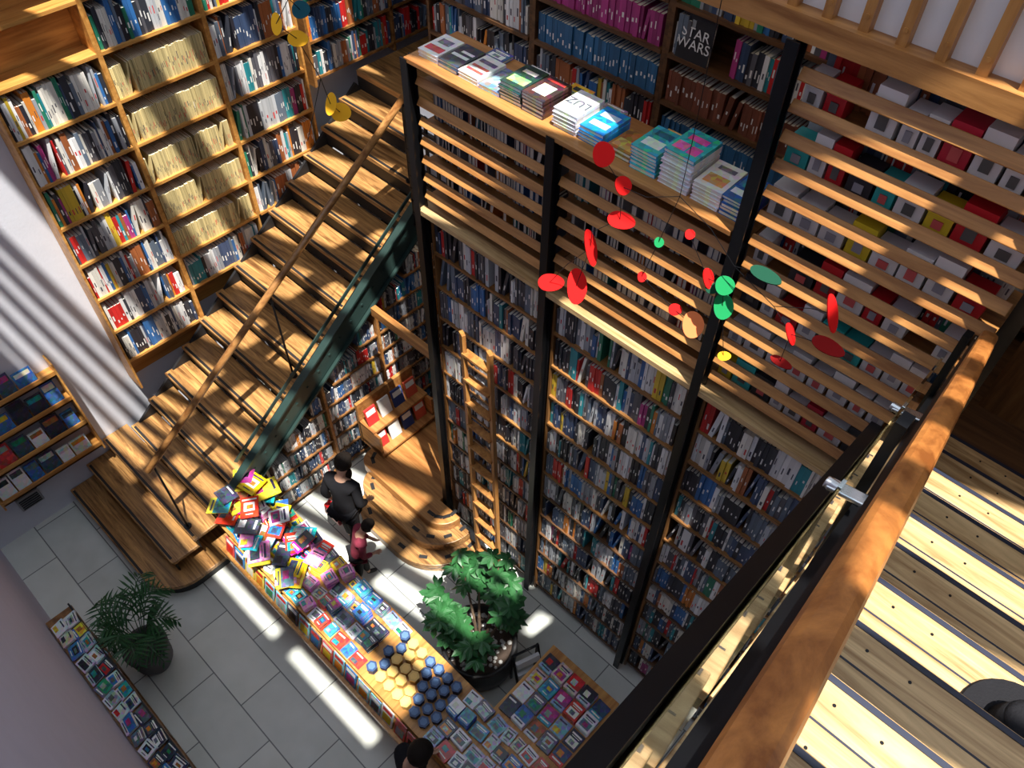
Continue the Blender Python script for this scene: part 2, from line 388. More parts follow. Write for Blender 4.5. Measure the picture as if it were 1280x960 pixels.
for kz in range(7):
    z = 4.427 + .286 * kz
    x = -1.25
    while x < -.26:
        w = R.uniform(.07, .13)
        if R.random() < .93: carton(x, x + w, 3.102 + R.uniform(0, .01), 3.21, z, R.uniform(.13, .22), R.choice(BC), R.choice([(.1, .1, .1), (.6, .1, .1), (.3, .3, .35)]))
        x += w + R.uniform(.010, .02)
    fill(TN(3.23), -1.25, -.16, z, .27, WDARK, dmax=.16)
for (x0, x1) in bays[:2]:
    for kz in range(3):
        z = 4.427 + .29 * kz
        fill(TN(3.15), x0 + .02, x1 - .02, z, .25, WDARK, flip=True, dmax=.2, dens=.85)
m = MB(); m.box(-3.73, -1.35, 3.0, 3.46, 5.44, 5.47); fin(m, 'counter_top', W_SLAT, bevel=.004, label='long orange wooden counter top carrying stacked books above slats', cat='counter')

def flat(x, y, z, w, l, t, rot, col, deco=None, name='book', label=None, group=None, cat='book', tilt=0, mat=None):
    """flat-lying book centred at x,y, bottom at z"""
    mb = MB(); e = min(.003, t * .2)
    cr, sr = cos(rot), sin(rot)
    def T(a, b, c):
        if tilt: b2 = b * cos(tilt) - c * sin(tilt); c2 = b * sin(tilt) + c * cos(tilt); b, c = b2, c2
        return (x + a * cr - b * sr, y + a * sr + b * cr, z + c + (l / 2 * sin(abs(tilt))))
    mb.T = T
    mb.box(-w / 2, w / 2, -l / 2, l / 2, 0, e, col); mb.box(-w / 2, w / 2, -l / 2, l / 2, t - e, t, col)
    mb.box(-w / 2, -w / 2 + .003, -l / 2, l / 2, e, t - e, col); mb.box(-w / 2 + .003, w / 2 - .004, -l / 2 + .003, l / 2 - .003, e, t - e, PAGE)
    if deco:
        zz = t + .0008
        for (a0, a1, b0, b1, c) in deco:
            mb.add([(w * (a0 - .5), l * (b0 - .5), zz), (w * (a1 - .5), l * (b0 - .5), zz), (w * (a1 - .5), l * (b1 - .5), zz), (w * (a0 - .5), l * (b1 - .5), zz)], [(0, 1, 2, 3)], c)
            zz += .0004
    mb.T = None
    return fin(mb, name, mat or COVER, label=label, cat=cat, group=group)
def rdeco(col):
    c1 = (.85, .85, .82) if sum(col) < 1.2 else (.05, .05, .1); c2 = shade(R.choice(PAL), 1.1)
    k = R.random(); c3 = R.choice(PAL)
    if k < .3: return [(.12, .88, .74, .84, c1), (.2, .8, .64, .68, c1), (.12, .88, .12, .55, c2), (.3, .65, .2, .45, c3)]
    if k < .6: return [(.0, 1, .28, 1, c2), (.15, .85, .12, .2, c1), (.2, .6, .4, .75, c3)]
    if k < .8: return [(.1, .6, .1, .4, c2), (.1, .7, .78, .88, c1)]
    return [(.2, .8, .3, .72, c2), (.1, .9, .82, .9, c1), (.35, .7, .4, .6, c3), (.3, .7, .12, .17, c1)]
stacks = [(-3.60, 2, (.8, .8, .8), 'white', [(.1, .9, .6, .85, (.6, .08, .08)), (.2, .8, .2, .45, (.2, .2, .25))]),
          (-3.42, 2, (.06, .065, .08), 'charcoal', [(.1, .9, .5, .62, (.8, .8, .8)), (.1, .7, .3, .4, (.8, .8, .8))]),
          (-3.24, 2, (.8, .8, .78), 'white and red striped', [(.1, .9, .7, .8, (.6, .1, .08)), (.1, .9, .5, .6, (.6, .1, .08)), (.1, .9, .2, .35, (.15, .15, .2))]),
          (-3.07, 1, (.2, .25, .33), 'slate blue', [(.1, .9, .2, .8, (.35, .4, .5))]),
          (-2.91, 5, (.02, .05, .04), 'dark green', [(.1, .9, .55, .85, (.3, .5, .2)), (.2, .8, .2, .35, (.7, .7, .6))]),
          (-2.73, 5, (.06, .03, .03), 'dark maroon', [(.2, .8, .35, .8, (.65, .6, .5)), (.1, .9, .1, .2, (.5, .05, .05))]),
          (-2.50, 5, (.72, .73, .75), 'white', [(.04, .96, .04, .96, (.66, .67, .70))]),
          (-2.31, 4, (.02, .25, .6), 'bright blue', [(.15, .85, .6, .8, (.8, .85, .9)), (.15, .85, .2, .4, (.6, .75, .9))]),
          (-2.13, 2, (.35, .16, .04), 'brown orange', [(.1, .9, .5, .9, (.6, .35, .1))]),
          (-1.96, 6, (.04, .4, .42), 'teal', [(.15, .85, .5, .8, (.7, .8, .7)), (.2, .8, .15, .35, (.02, .15, .2))]),
          (-1.76, 9, (.03, .42, .42), 'large teal', [(.12, .45, .55, .85, (.7, .1, .35)), (.5, .9, .55, .85, (.75, .15, .4)), (.2, .8, .2, .4, (.7, .1, .35))]),
          (-1.57, 5, (.78, .76, .72), 'white and orange', [(.15, .85, .5, .85, (.7, .35, .12)), (.2, .8, .15, .3, (.2, .2, .2))]),
          (-1.41, 5, (.03, .12, .35), 'royal blue', [(.1, .9, .6, .8, (.75, .8, .8)), (.1, .9, .1, .5, (.05, .3, .5))])]
for x, n, col, nm, deco in stacks:
    w = .165 if n < 9 else .185; l = .24 if nm != 'brown orange' else .2
    if x > -1.5: w = .14
    z = 5.47
    for i in range(n):
        t = R.uniform(.018, .026); c = col if i == n - 1 else (.75, .75, .74) if col[0] > .5 or n > 6 else shade(col, R.uniform(.7, 1.3))
        o = flat(x + R.uniform(-.004, .004), 3.2 + R.uniform(-.006, .006), z, w, l, t, R.uniform(-.03, .03) + pi, c, deco if i == n - 1 else None,
             label='%s book in a stack on the wooden counter' % nm, group='stacked books on the counter'); z += t + .0005
    if nm == 'white' and n == 5:
        q = lettering('LUZ', .085, paint('title_grey', (.10, .11, .14))); q.parent = o; q.location = (0, 0, t + .003); q.rotation_euler = (0, 0, pi)
for x, n, col, nm in [(-2.66, 2, (.5, .42, .3), 'tan'), (-2.42, 1, (.3, .3, .28), 'grey'), (-1.99, 2, (.65, .5, .15), 'yellow'), (-1.83, 2, (.15, .4, .3), 'green'), (-3.0, 1, (.6, .58, .5), 'cream'), (-3.3, 1, (.1, .15, .3), 'navy')]:
    z = 5.47
    for i in range(n):
        flat(x, 3.40, z, .15, .11, .02, 0, col, rdeco(col), label='small %s book behind the stacks on the counter' % nm, group='stacked books on the counter'); z += .021

# ------------------------------------------------------------------ back bookcase on the mezzanine
for i in range(5):
    x0 = -5.45 + 1.25 * i; x1 = x0 + 1.25
    zb = 4.325 if i else 3.57
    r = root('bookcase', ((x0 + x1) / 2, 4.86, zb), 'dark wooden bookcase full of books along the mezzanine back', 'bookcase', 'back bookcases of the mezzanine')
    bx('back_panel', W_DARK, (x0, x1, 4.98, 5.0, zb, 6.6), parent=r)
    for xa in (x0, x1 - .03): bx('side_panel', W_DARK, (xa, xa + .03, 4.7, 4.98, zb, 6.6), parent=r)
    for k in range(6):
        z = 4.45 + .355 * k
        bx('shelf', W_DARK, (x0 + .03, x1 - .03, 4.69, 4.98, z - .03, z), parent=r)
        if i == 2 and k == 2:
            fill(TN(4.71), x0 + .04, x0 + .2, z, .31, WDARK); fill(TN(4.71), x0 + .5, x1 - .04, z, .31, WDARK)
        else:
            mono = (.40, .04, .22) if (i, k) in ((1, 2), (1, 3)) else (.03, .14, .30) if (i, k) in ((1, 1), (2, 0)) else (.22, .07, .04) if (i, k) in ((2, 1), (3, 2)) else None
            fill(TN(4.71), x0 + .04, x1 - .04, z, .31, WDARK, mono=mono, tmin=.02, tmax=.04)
m = MB(); x0 = -2.74; z = 4.45 + .71
m.T = lambda a, b, c: (x0 + a, 4.70 + b + c * .12, z + c)
m.box(-.13, .13, 0, .004, 0, .30, (.015, .015, .02)); m.box(-.13, .13, .026, .03, 0, .30, (.015, .015, .02)); m.box(-.13, -.127, .004, .026, 0, .30, (.015, .015, .02)); m.box(-.127, .126, .004, .026, .003, .297, PAGE)
m.T = None
fb = fin(m, 'book', PAPER, label='face-out black book with white title lettering on the back bookcase', cat='book')
o = lettering('STAR\nWARS', .095, WHITE, .8); o.parent = fb; o.location = (0, -.024, .15); o.rotation_euler = (radians(90) - .12, 0, 0)

# ------------------------------------------------------------------ upper white balustrade with wooden battens
r = root('balustrade', (-.2, 3.1, 6.54), 'white panelled balustrade with vertical wooden battens on the floor above', 'railing')
bx('panel', WHITE, (-1.9, 1.6, 3.10, 3.12, 6.54, 8.1), parent=r)
for i in range(20):
    x = -1.85 + .15 * i; m = MB(); m.box(x, x + .04, 3.05, 3.10, 6.54, 8.1)
    m.cyl((x + .02, 3.045, 6.6), (x + .02, 3.05, 6.6), .01, seg=8); fin(m, 'batten', W_LADDER, parent=r)

# ------------------------------------------------------------------ ladder
r = root('ladder', (-3.02, 2.95, 0), 'tall wooden library ladder leaning against the book wall', 'ladder')
def lad(x, z): return (x - .05 * z, 2.88 + .022 * z, z)
for x in (-3.10, -2.80):
    m = MB(); m.beam(lad(x, 0.01), lad(x, 3.4), .035, .07); fin(m, 'rail', W_LADDER, parent=r, bevel=.004)
for i in range(11):
    z = .3 + .29 * i; m = MB(); a = lad(-3.09, z); b = lad(-2.81, z); m.box(a[0], b[0], a[1] - .035, a[1] + .035, z - .012, z + .012); fin(m, 'rung', W_LADDER, parent=r)

# ------------------------------------------------------------------ curved steps and back room
r = root('curved_steps', (-3.9, 3.3, 0), 'tiered oak platform steps with rounded fronts and black recessed lights', 'steps')
def tier(x0, x1, y0, y1, rr, n=12):
    pts = [(x0 + rr * .6 - rr * .6 * cos(a), y0 + rr * .6 - rr * .6 * sin(a)) for a in [pi / 2 * i / n for i in range(n + 1)]]
    pts += [(x1 - rr + rr * sin(a), y0 + rr - rr * cos(a)) for a in [pi / 2 * i / n for i in range(n + 1)]]
    pts += [(x1, y1), (x0, y1)]
    return pts
tiers = [(-4.62, -3.17, 2.30, 2.97, .62, .0, .13), (-4.72, -3.32, 2.50, 2.97, .45, .13, .26), (-4.85, -3.47, 2.70, 2.97, .26, .26, .39)]
for i, (x0, x1, y0, y1, rr, z0, z1) in enumerate(tiers):
    m = MB(); m.prism(tier(x0, x1, y0, y1, rr), z0, z1); m.box(x0, -3.78, y1 - .02, 5.2, z0, z1)
    fin(m, 'step', W_TREAD if i < 2 else W_SLAT, parent=r, bevel=.008)
    P = tier(x0 + .09, x1 - .09, y0 + .09, y1, max(.1, rr - .09))
    for j in (3, 8, 13, 17, 21, 25):
        if j >= len(P) - 2: continue
        p = P[j]; q = P[j + 1]; an = math.atan2(q[1] - p[1], q[0] - p[0])
        m = MB(); m.T = lambda a, b, c, p=p, an=an: (p[0] + a * cos(an) - b * sin(an), p[1] + a * sin(an) + b * cos(an), c)
        m.box(-.045, .045, -.02, .02, z1, z1 + .004); m.T = None
        fin(m, 'step_light', BLACKM, parent=r)
struct('wall_back', PLASTER2, (-6.9, -1.0, 5.95, 6.0, 0, 3.4))
r = root('bookcase', (-4.4, 5.7, 0), 'dark bookcase in the back room behind the steps', 'bookcase')
bx('back_panel', W_DARK, (-5.0, -3.6, 5.85, 5.88, .0, 3.0), parent=r)
for k in range(8):
    bx('shelf', W_DARK, (-5.0, -3.6, 5.6, 5.85, .2 + .35 * k, .23 + .35 * k), parent=r); fill(TN(5.61), -4.98, -3.62, .23 + .35 * k, .3, WMULTI)
for xa in (-5.0, -3.63): bx('side_panel', W_DARK, (xa, xa + .03, 5.6, 5.85, 0, 3.0), parent=r)
r = root('lattice_screen', (-4.9, 3.95, 1.5), 'black steel lattice screen beneath the stair stringer', 'screen')
m = MB()
for i in range(10): m.box(-5.0 + .13 * i, -4.97 + .13 * i, 3.96, 3.98, 2.9, 4.2)
for k in range(10): m.box(-5.0, -3.78, 3.955, 3.985, 2.9 + .14 * k, 2.93 + .14 * k)
fin(m, 'lattice', BLACK, parent=r)
bx('backing', PLASTER, (-5.0, -3.78, 4.05, 4.07, 2.9, 4.2), parent=r)
m = MB(); m.box(-3.80, -3.77, 3.1, 5.0, 3.9, 4.2); fin(m, 'steel_beam', BLACK, label='black steel beam under the mezzanine edge', cat='beam')
m = MB(); m.box(-4.8, -3.77, 3.17, 3.23, 2.37, 2.47); fin(m, 'wooden_beam', W_SLAT, label='warm wooden lintel beam above the doorway', cat='beam')
r = root('display_stand', (-4.75, 3.2, .39), 'small wooden display stand beside the steps', 'stand')
m = MB()
for k in range(2): m.box(-5.0, -4.62 - .12 * k, 2.9, 3.7, .44 + .3 * k, .47 + .3 * k)
m.box(-5.02, -4.98, 2.9, 3.7, .39, 1.05); m.box(-5, -4.65, 2.9, 2.93, .39, .75); m.box(-5, -4.65, 3.67, 3.7, .39, .75)
fin(m, 'shelf', W_SLAT, parent=r)
for i in range(8):
    c = [(.6, .03, .03), (.8, .8, .8), (.02, .05, .2), (.7, .1, .05)][i % 4]; k = i // 4
    x = -4.72 - .12 * k; y = 3.0 + .19 * (i % 4); z = .47 + .3 * k
    m = MB(); m.T = lambda a, b, c_, x=x, y=y, z=z: (x - .1 * b - c_ * .25, y + a, z + c_)
    m.box(-.075, .075, 0, .2, 0, .22, c); m.T = None
    m.T = lambda a, b, c_, x=x, y=y, z=z: (x + .002 - c_ * .25, y + a, z + c_)
    m.add([(-.06, 0, .13), (.06, 0, .13), (.06, 0, .2), (-.06, 0, .2)], [(0, 1, 2, 3)], (.85, .85, .8)); m.T = None
    fin(m, 'book', PAPER, label='face-out %s picture book on the display stand' % ['red', 'white', 'navy', 'red'][i % 4], cat='book', group='face-out books by the steps')

# ------------------------------------------------------------------ long display table (L shape)
TZ = .78
r = root('display_table', (-3.0, 1.4, 0), 'long L-shaped wooden display table covered with books and games', 'table')
m = MB(); m.prism([(-4.98, 1.08), (-.95, 1.08), (-.95, 2.48), (-1.72, 2.48), (-1.72, 1.70), (-4.98, 1.70)], TZ - .035, TZ)
fin(m, 'table_top', W_CASE, parent=r, bevel=.005)
m = MB(); m.prism([(-4.95, 1.12), (-1.0, 1.12), (-1.0, 2.44), (-1.68, 2.44), (-1.68, 1.66), (-4.95, 1.66)], .08, .12); fin(m, 'lower_shelf', W_DARKZ, parent=r)
m = MB(); m.box(-4.9, -1.05, 1.38, 1.40, .12, TZ - .035); fin(m, 'divider', W_DARKZ, parent=r)
for (x, y) in [(-4.93, 1.13), (-4.93, 1.65), (-3.6, 1.13), (-3.6, 1.65), (-2.3, 1.13), (-2.3, 1.65), (-1.0, 1.13), (-1.0, 2.43), (-1.67, 2.43)]:
    bx('leg', W_DARKZ, (x - .03, x + .03, y - .03, y + .03, 0, TZ - .035), parent=r)
m = MB(); m.box(-4.9, -1.2, .97, 1.08, .50, .52); m.box(-4.9, -1.2, .96, .97, .50, .58); m.box(-4.9, -1.2, 1.085, 1.1, .44, .6)
fin(m, 'ledge', W_CASE, parent=r)
x = -4.85
while x < -1.95:
    w = R.uniform(.13, .17); c = R.choice([(.75, .75, .76), (.6, .62, .66), (.6, .08, .08), (.05, .2, .45), (.1, .1, .14), (.75, .55, .1), (.3, .5, .6)])
    m = MB(); m.T = lambda a, b, c_, x=x: (x + a, 1.0 + b + c_ * .28, .525 + c_)
    h = R.uniform(.19, .23); m.box(0, w, 0, .008, 0, h, c); c2 = R.choice(PAL)
    m.add([(w * .1, -.001, h * .7), (w * .9, -.001, h * .7), (w * .9, -.001, h * .92), (w * .1, -.001, h * .92)], [(0, 1, 2, 3)], R.choice([(.85, .85, .85), (.5, .02, .02)]))
    m.add([(w * .15, -.001, h * .1), (w * .85, -.001, h * .1), (w * .85, -.001, h * .6), (w * .15, -.001, h * .6)], [(0, 1, 2, 3)], c2); m.T = None
    fin(m, 'magazine', COVER, label='face-out magazine leaning on the front ledge of the display table', cat='magazine', group='magazines on the table ledge')
    x += w + R.uniform(.01, .03)
BRIGHT = [(.9, .62, .01), (.8, .02, .30), (.02, .28, .8), (.78, .79, .82), (.8, .05, .02), (.02, .5, .6), (.75, .77, .8), (.9, .75, .05), (.8, .3, .55), (.05, .06, .1)]
COOLT = [(.05, .18, .42), (.25, .42, .55), (.5, .55, .6), (.03, .04, .07), (.05, .1, .2), (.06, .34, .45), (.55, .05, .03), (.6, .55, .45), (.14, .16, .2), (.75, .77, .8)]
def inhex(x, y): return -2.80 < x < -1.98 and y < 1.72
for row in range(4):
    x = -4.93 + R.uniform(0, .04)
    while x < -1.05:
        w = R.uniform(.085, .15); y = 1.16 + .15 * row + R.uniform(-.012, .012)
        xc = x + w / 2
        if row == 3: y = 1.615
        if not inhex(xc, y):
            bright = xc < -3.75 + R.uniform(-.4, .4)
            col = R.choice(BRIGHT if bright else COOLT); n = R.choice([1, 2, 3, 6] if bright else [1, 1, 2, 3, 5])
            z = TZ; rr = R.uniform(-.3, .3) if bright else R.uniform(-.12, .12)
            for i in range(n):
                t = R.uniform(.012, .03)
                flat(xc + R.uniform(-.006, .006), y, z, w, R.uniform(.11, .135), t, rr, col, rdeco(col) if i == n - 1 else None, name='game_box', cat='game box',
                     label='%s boxed game lying on the display table' % ('brightly coloured' if bright else 'blue-toned'), group='boxed games on the display table'); z += t + .001
        x += w + .014
for iy in range(4):
    for ix in range(5):
        col = R.choice(COOLT); z = TZ
        for i in range(R.choice([1, 2, 4])):
            flat(-1.62 + .145 * ix, 1.80 + .17 * iy, z, .13, .155, .02, R.uniform(-.05, .05), col, rdeco(col), name='game_box', cat='game box', label='blue-toned boxed game on the short arm of the display table', group='boxed games on the display table'); z += .021
for iy in range(5):
    for ix in range(7):
        x = -2.73 + .112 * ix + (.056 if iy % 2 else 0); y = 1.16 + .098 * iy + .03
        if x > -2.0: continue
        yellow = (ix + iy * .5) < 4.3 and ix > 0
        z1 = TZ + R.choice([.05, .07, .09]); col = (.85, .55, .16) if yellow else (.03, .07, .18)
        pts = [(x + .053 * cos(pi / 6 + pi / 3 * i), y + .053 * sin(pi / 6 + pi / 3 * i)) for i in range(6)]
        p2 = [(x + .048 * cos(pi / 6 + pi / 3 * i), y + .048 * sin(pi / 6 + pi / 3 * i)) for i in range(6)]
        p3 = [(x + .034 * cos(pi / 6 + pi / 3 * i), y + .034 * sin(pi / 6 + pi / 3 * i)) for i in range(6)]
        m = MB(); m.prism(p2, TZ, z1 - .02, shade(col, .6)); m.prism(pts, z1 - .02, z1, col); m.prism(p3, z1, z1 + .001, shade(col, 1.15) if yellow else (.1, .2, .4))
        fin(m, 'hexagonal_box', PAPER, label='%s hexagonal lidded box on the display table' % ('cream yellow' if yellow else 'navy blue'), cat='box', group='hexagonal boxes on the display table')
for i in range(40):
    x = -5.10 + 1.2 * R.random() ** 1.4; y = R.uniform(1.12, 1.60); col = R.choice(BRIGHT)
    flat(x, y, TZ + .12 + .016 * (i % 14) * max(.1, 1 - (x + 5) / 1.1), R.uniform(.12, .22), R.uniform(.16, .26), .01, R.uniform(-1, 1), col, rdeco(col), name='magazine', cat='magazine',
         label='bright glossy magazine piled loosely on the display table', group='loose magazines on the display table', tilt=R.uniform(-.15, .15))

# ------------------------------------------------------------------ potted tree
pc = Vector((-2.33, 2.12, 0))
r = root('potted_tree', pc, 'leafy green umbrella tree in a round black planter with white pebbles', 'plant')
m = MB(); n = 28
prof = [(.24, 0), (.34, .08), (.37, .28), (.35, .44), (.37, .46), (.37, .50), (.33, .50), (.32, .42), (.0, .42)]
vs = [(pc.x + a * cos(2 * pi * i / n), pc.y + a * sin(2 * pi * i / n), z) for a, z in prof for i in range(n)]
fs = [(j * n + i, j * n + (i + 1) % n, (j + 1) * n + (i + 1) % n, (j + 1) * n + i) for j in range(len(prof) - 1) for i in range(n)]
m.add(vs, fs); fin(m, 'pot', POTM, parent=r, smooth=True)
m = MB(); m.cyl((pc.x, pc.y, .40), (pc.x, pc.y, .43), .32, seg=24); fin(m, 'soil', SOIL, parent=r)
m = MB()
for i in range(110):
    a = R.uniform(0, 2 * pi); q = .3 * math.sqrt(R.random()); m.ball((pc.x + q * cos(a), pc.y + q * sin(a), .445), R.uniform(.015, .028), sz=.6, seg=6, rings=4)
fin(m, 'pebbles', STONE, parent=r, kind='stuff', smooth=True)
m = MB(); lf = MB()
tips = []
for i in range(11):
    a = 2 * pi * i / 11 + R.uniform(-.3, .3); q = R.uniform(.2, .48); z = R.uniform(.85, 1.25)
    p = Vector((pc.x + .07 * cos(a), pc.y + .07 * sin(a), .42)); mid = p + Vector((.06 * cos(a), .06 * sin(a), .3)); e = Vector((pc.x + q * cos(a) - .14, pc.y + q * sin(a) + .12, z))
    m.cyl(p, mid, .016, .013, 7); m.cyl(mid, e, .013, .007, 7); tips += [mid.lerp(e, .6), mid.lerp(e, .8), e]
fin(m, 'stem', BARK, parent=r)
def leaf(mb, p, d, up, L, W):
    d = d.normalized(); s = d.cross(up)
    s = Vector((1, 0, 0)) if s.length < .01 else s.normalized(); nn = s.cross(d)
    pts = [p, p + d * L * .3 + s * W * .8 - nn * .0, p + d * L * .65 + s * W - nn * L * .06, p + d * L - nn * L * .2, p + d * L * .65 - s * W - nn * L * .06, p + d * L * .3 - s * W * .8, p + d * L * .35 - nn * .008, p + d * L * .68 - nn * (L * .06 + .008)]
    mb.add([tuple(q) for q in pts], [(0, 1, 6), (1, 2, 7, 6), (2, 3, 7), (0, 6, 5), (6, 7, 4, 5), (7, 3, 4)])
for tp in tips:
    for wh in range(3):
        c = tp + Vector((R.uniform(-.1, .1), R.uniform(-.1, .1), R.uniform(-.06, .1))); tiltv = Vector((R.uniform(-.6, .6), R.uniform(-.6, .6), 1)).normalized()
        u = tiltv.orthogonal().normalized(); v = tiltv.cross(u)
        for i in range(7):
            a = 2 * pi * i / 7 + R.random() * .3; leaf(lf, c, u * cos(a) + v * sin(a) - tiltv * .25, tiltv, R.uniform(.10, .15), R.uniform(.024, .034))
fin(lf, 'foliage', LEAF, parent=r, kind='stuff')

pc = Vector((-4.62, -.10, 0))
r = root('potted_palm', pc, 'feathery dark green palm in a dark grey pot', 'plant')
m = MB(); prof = [(.13, 0), (.18, .12), (.20, .36), (.21, .38), (.21, .41), (.18, .41), (.17, .36), (0, .36)]; n = 22
vs = [(pc.x + a * cos(2 * pi * i / n), pc.y + a * sin(2 * pi * i / n), z) for a, z in prof for i in range(n)]
fs = [(j * n + i, j * n + (i + 1) % n, (j + 1) * n + (i + 1) % n, (j + 1) * n + i) for j in range(len(prof) - 1) for i in range(n)]
m.add(vs, fs); fin(m, 'pot', plain('pot_grey', (.09, .08, .09), .6), parent=r, smooth=True)
for i in range(17):
    a = 2 * pi * i / 17 + R.uniform(-.2, .2); m = MB(); pr = None; L = R.uniform(.34, .5)
    if sin(a) < -.4: L *= .55
    hh = R.uniform(.6, .95)
    for j in range(14):
        tt = j / 13; q = L * tt; z = .36 + hh * math.sin(min(1, tt * 1.15) * pi * .5) - .28 * tt * tt
        p = Vector((pc.x + q * cos(a), pc.y + q * sin(a), z))
        if pr is not None:
            m.cyl(pr, p, .005, .004, 5); d = (p - pr).normalized(); s = Vector((-sin(a), cos(a), 0))
            if j > 3:
                for sg in (-1, 1): leaf(m, p, s * sg + d * .8 - Vector((0, 0, .3)), Vector((0, 0, 1)), .17 * sin(pi * min(.95, tt * .9 + .1)) + .05, .010)
        pr = p
    fin(m, 'frond', PALM, parent=r)

# low shelf along the south wall
r = root('low_shelf', (-3.75, -.45, 0), 'long low wooden shelf of magazines along the grey wall', 'shelf')
m = MB(); m.box(-5.2, -2.1, -.61, -.36, .80, .83); m.box(-5.2, -2.1, -.61, -.38, .42, .45); m.box(-5.2, -2.1, -.61, -.38, .05, .08); fin(m, 'shelf_board', W_DARKZ, parent=r)
m = MB(); m.box(-5.2, -2.1, -.38, -.365, .83, .88); fin(m, 'lip', BLACKM, parent=r)
for x in (-5.2, -4.7, -3.85, -3.0, -2.13): bx('upright', W_DARKZ, (x, x + .03, -.61, -.38, 0, .8), parent=r)
x = -5.1
while x < -2.25:
    w = R.uniform(.11, .15)
    for row in range(2):
        col = R.choice(COOLT + [(.6, .6, .62), (.75, .75, .78), (.05, .06, .1)])
        flat(x + w / 2, -.535 + .11 * row, .835, w, .12, R.uniform(.01, .03), R.uniform(-.2, .2), col, rdeco(col), name='magazine', cat='magazine', label='magazine lying on the low shelf along the grey wall', group='magazines on the low wall shelf', tilt=R.uniform(.1, .5))
    x += w + .02
# west wall magazine rack
r = root('magazine_rack', (-6.85, .24, .72), 'wall-mounted tiered wooden magazine rack on the white wall', 'rack')
for k in range(4):
    z = .78 + .36 * k; xo = -6.955; dp = .24 - .03 * k
    m = MB(); m.box(xo, xo + dp, -.32, .76, z, z + .02); m.box(xo + dp - .015, xo + dp, -.32, .76, z, z + .07)
    fin(m, 'tier', W_CASE, parent=r)
for y in (-.33, .76):
    m = MB(); m.prism([(-6.955, 0), (-6.70, 0), (-6.70, .1), (-6.78, 1.3), (-6.955, 1.3)], y, y + .018)
    m.v = [(a, c, b + .74) for a, b, c in m.v]; fin(m, 'side_panel', W_CASE, parent=r)
for k in range(4):
    z = .80 + .36 * k; y = -.29
    while y < .60:
        w = R.uniform(.12, .18); c = R.choice([(.05, .15, .4), (.75, .76, .78), (.03, .03, .05), (.6, .6, .55), (.5, .05, .05), (.05, .08, .12)])
        h = R.uniform(.18, .26); xf = -6.96 + .24 - .03 * k - .02
        m = MB(); m.T = lambda a, b, c_: (xf - b - c_ * .4, y + a, z + c_ * .95 + .003)
        m.box(0, w, 0, .012, 0, h, c); c2 = R.choice(PAL)
        m.add([(w * .1, -.001, h * .68), (w * .9, -.001, h * .68), (w * .9, -.001, h * .92), (w * .1, -.001, h * .92)], [(0, 1, 2, 3)], c2); m.T = None
        fin(m, 'magazine', COVER, label='magazine standing in the wall rack', cat='magazine', group='magazines in the wall rack'); y += w + .015
r = root('wall_vent', (-6.9, -.1, .42), 'small grey metal vent box on the white wall under the rack', 'vent')
bx('body', plain('grey_metal', (.3, .31, .33), .4, .4), (-6.955, -6.86, -.22, .02, .4, .6), parent=r, bevel=.01)
m = MB()
for k in range(5): m.box(-6.862, -6.853, -.20, 0, .425 + .032 * k, .44 + .032 * k)
fin(m, 'grille', BLACKM, parent=r)

# leaflet rack near the planter
r = root('leaflet_rack', (-1.88, 2.27, 0), 'black metal easel rack holding white leaflets beside the planter', 'rack')
m = MB()
c = Vector((-1.92, 2.32, 0)); u = Vector((.35, .94, 0)).normalized(); v = Vector((u.y, -u.x, 0))
def LP(a, b, z): return tuple(c + u * a + v * b + Vector((0, 0, z)))
for sg in (-.13, .13): m.beam(LP(sg, .17, 0), LP(sg, 0, .6), .02, .02); m.beam(LP(sg, -.02, 0), LP(sg, 0, .6), .02, .02)
for z in (.12, .3, .45, .59): m.beam(LP(-.13, .17 - .28 * z, z), LP(.13, .17 - .28 * z, z), .02, .02)
fin(m, 'frame', BLACK, parent=r)
for i, z in enumerate((.12, .28, .44)):
    m = MB(); m.T = lambda a, b, cc, z=z: LP(a, .18 - .28 * (z + cc) + b, z + cc)
    m.box(-.12, .12, 0, .035, 0, .07, (.82, .83, .85)); m.T = None
    fin(m, 'leaflets', PAPER, parent=r)

# ------------------------------------------------------------------ people
def skinmesh(name, verts, edges, radii, mat, parent, M, rootidx=0, sub=2):
    me = bpy.data.meshes.new(name); me.from_pydata([tuple(v) for v in verts], edges, [])
    o = bpy.data.objects.new(name, me); COLL.objects.link(o)
    sk = o.modifiers.new('s', 'SKIN'); sk.use_smooth_shade = True
    lay = me.skin_vertices[0].data
    for i, q in enumerate(radii):
        lay[i].radius = q if isinstance(q, tuple) else (q, q); lay[i].use_root = (i == rootidx)
    sb = o.modifiers.new('u', 'SUBSURF'); sb.levels = sub; sb.render_levels = sub
    dg = bpy.context.evaluated_depsgraph_get(); m2 = bpy.data.meshes.new_from_object(o.evaluated_get(dg))
    bpy.data.objects.remove(o)
    m2.transform(M); m2.materials.clear(); m2.materials.append(mat)
    n = bpy.data.objects.new(name, m2); COLL.objects.link(n); n.parent = parent
    for p in m2.polygons: p.use_smooth = True
    return n
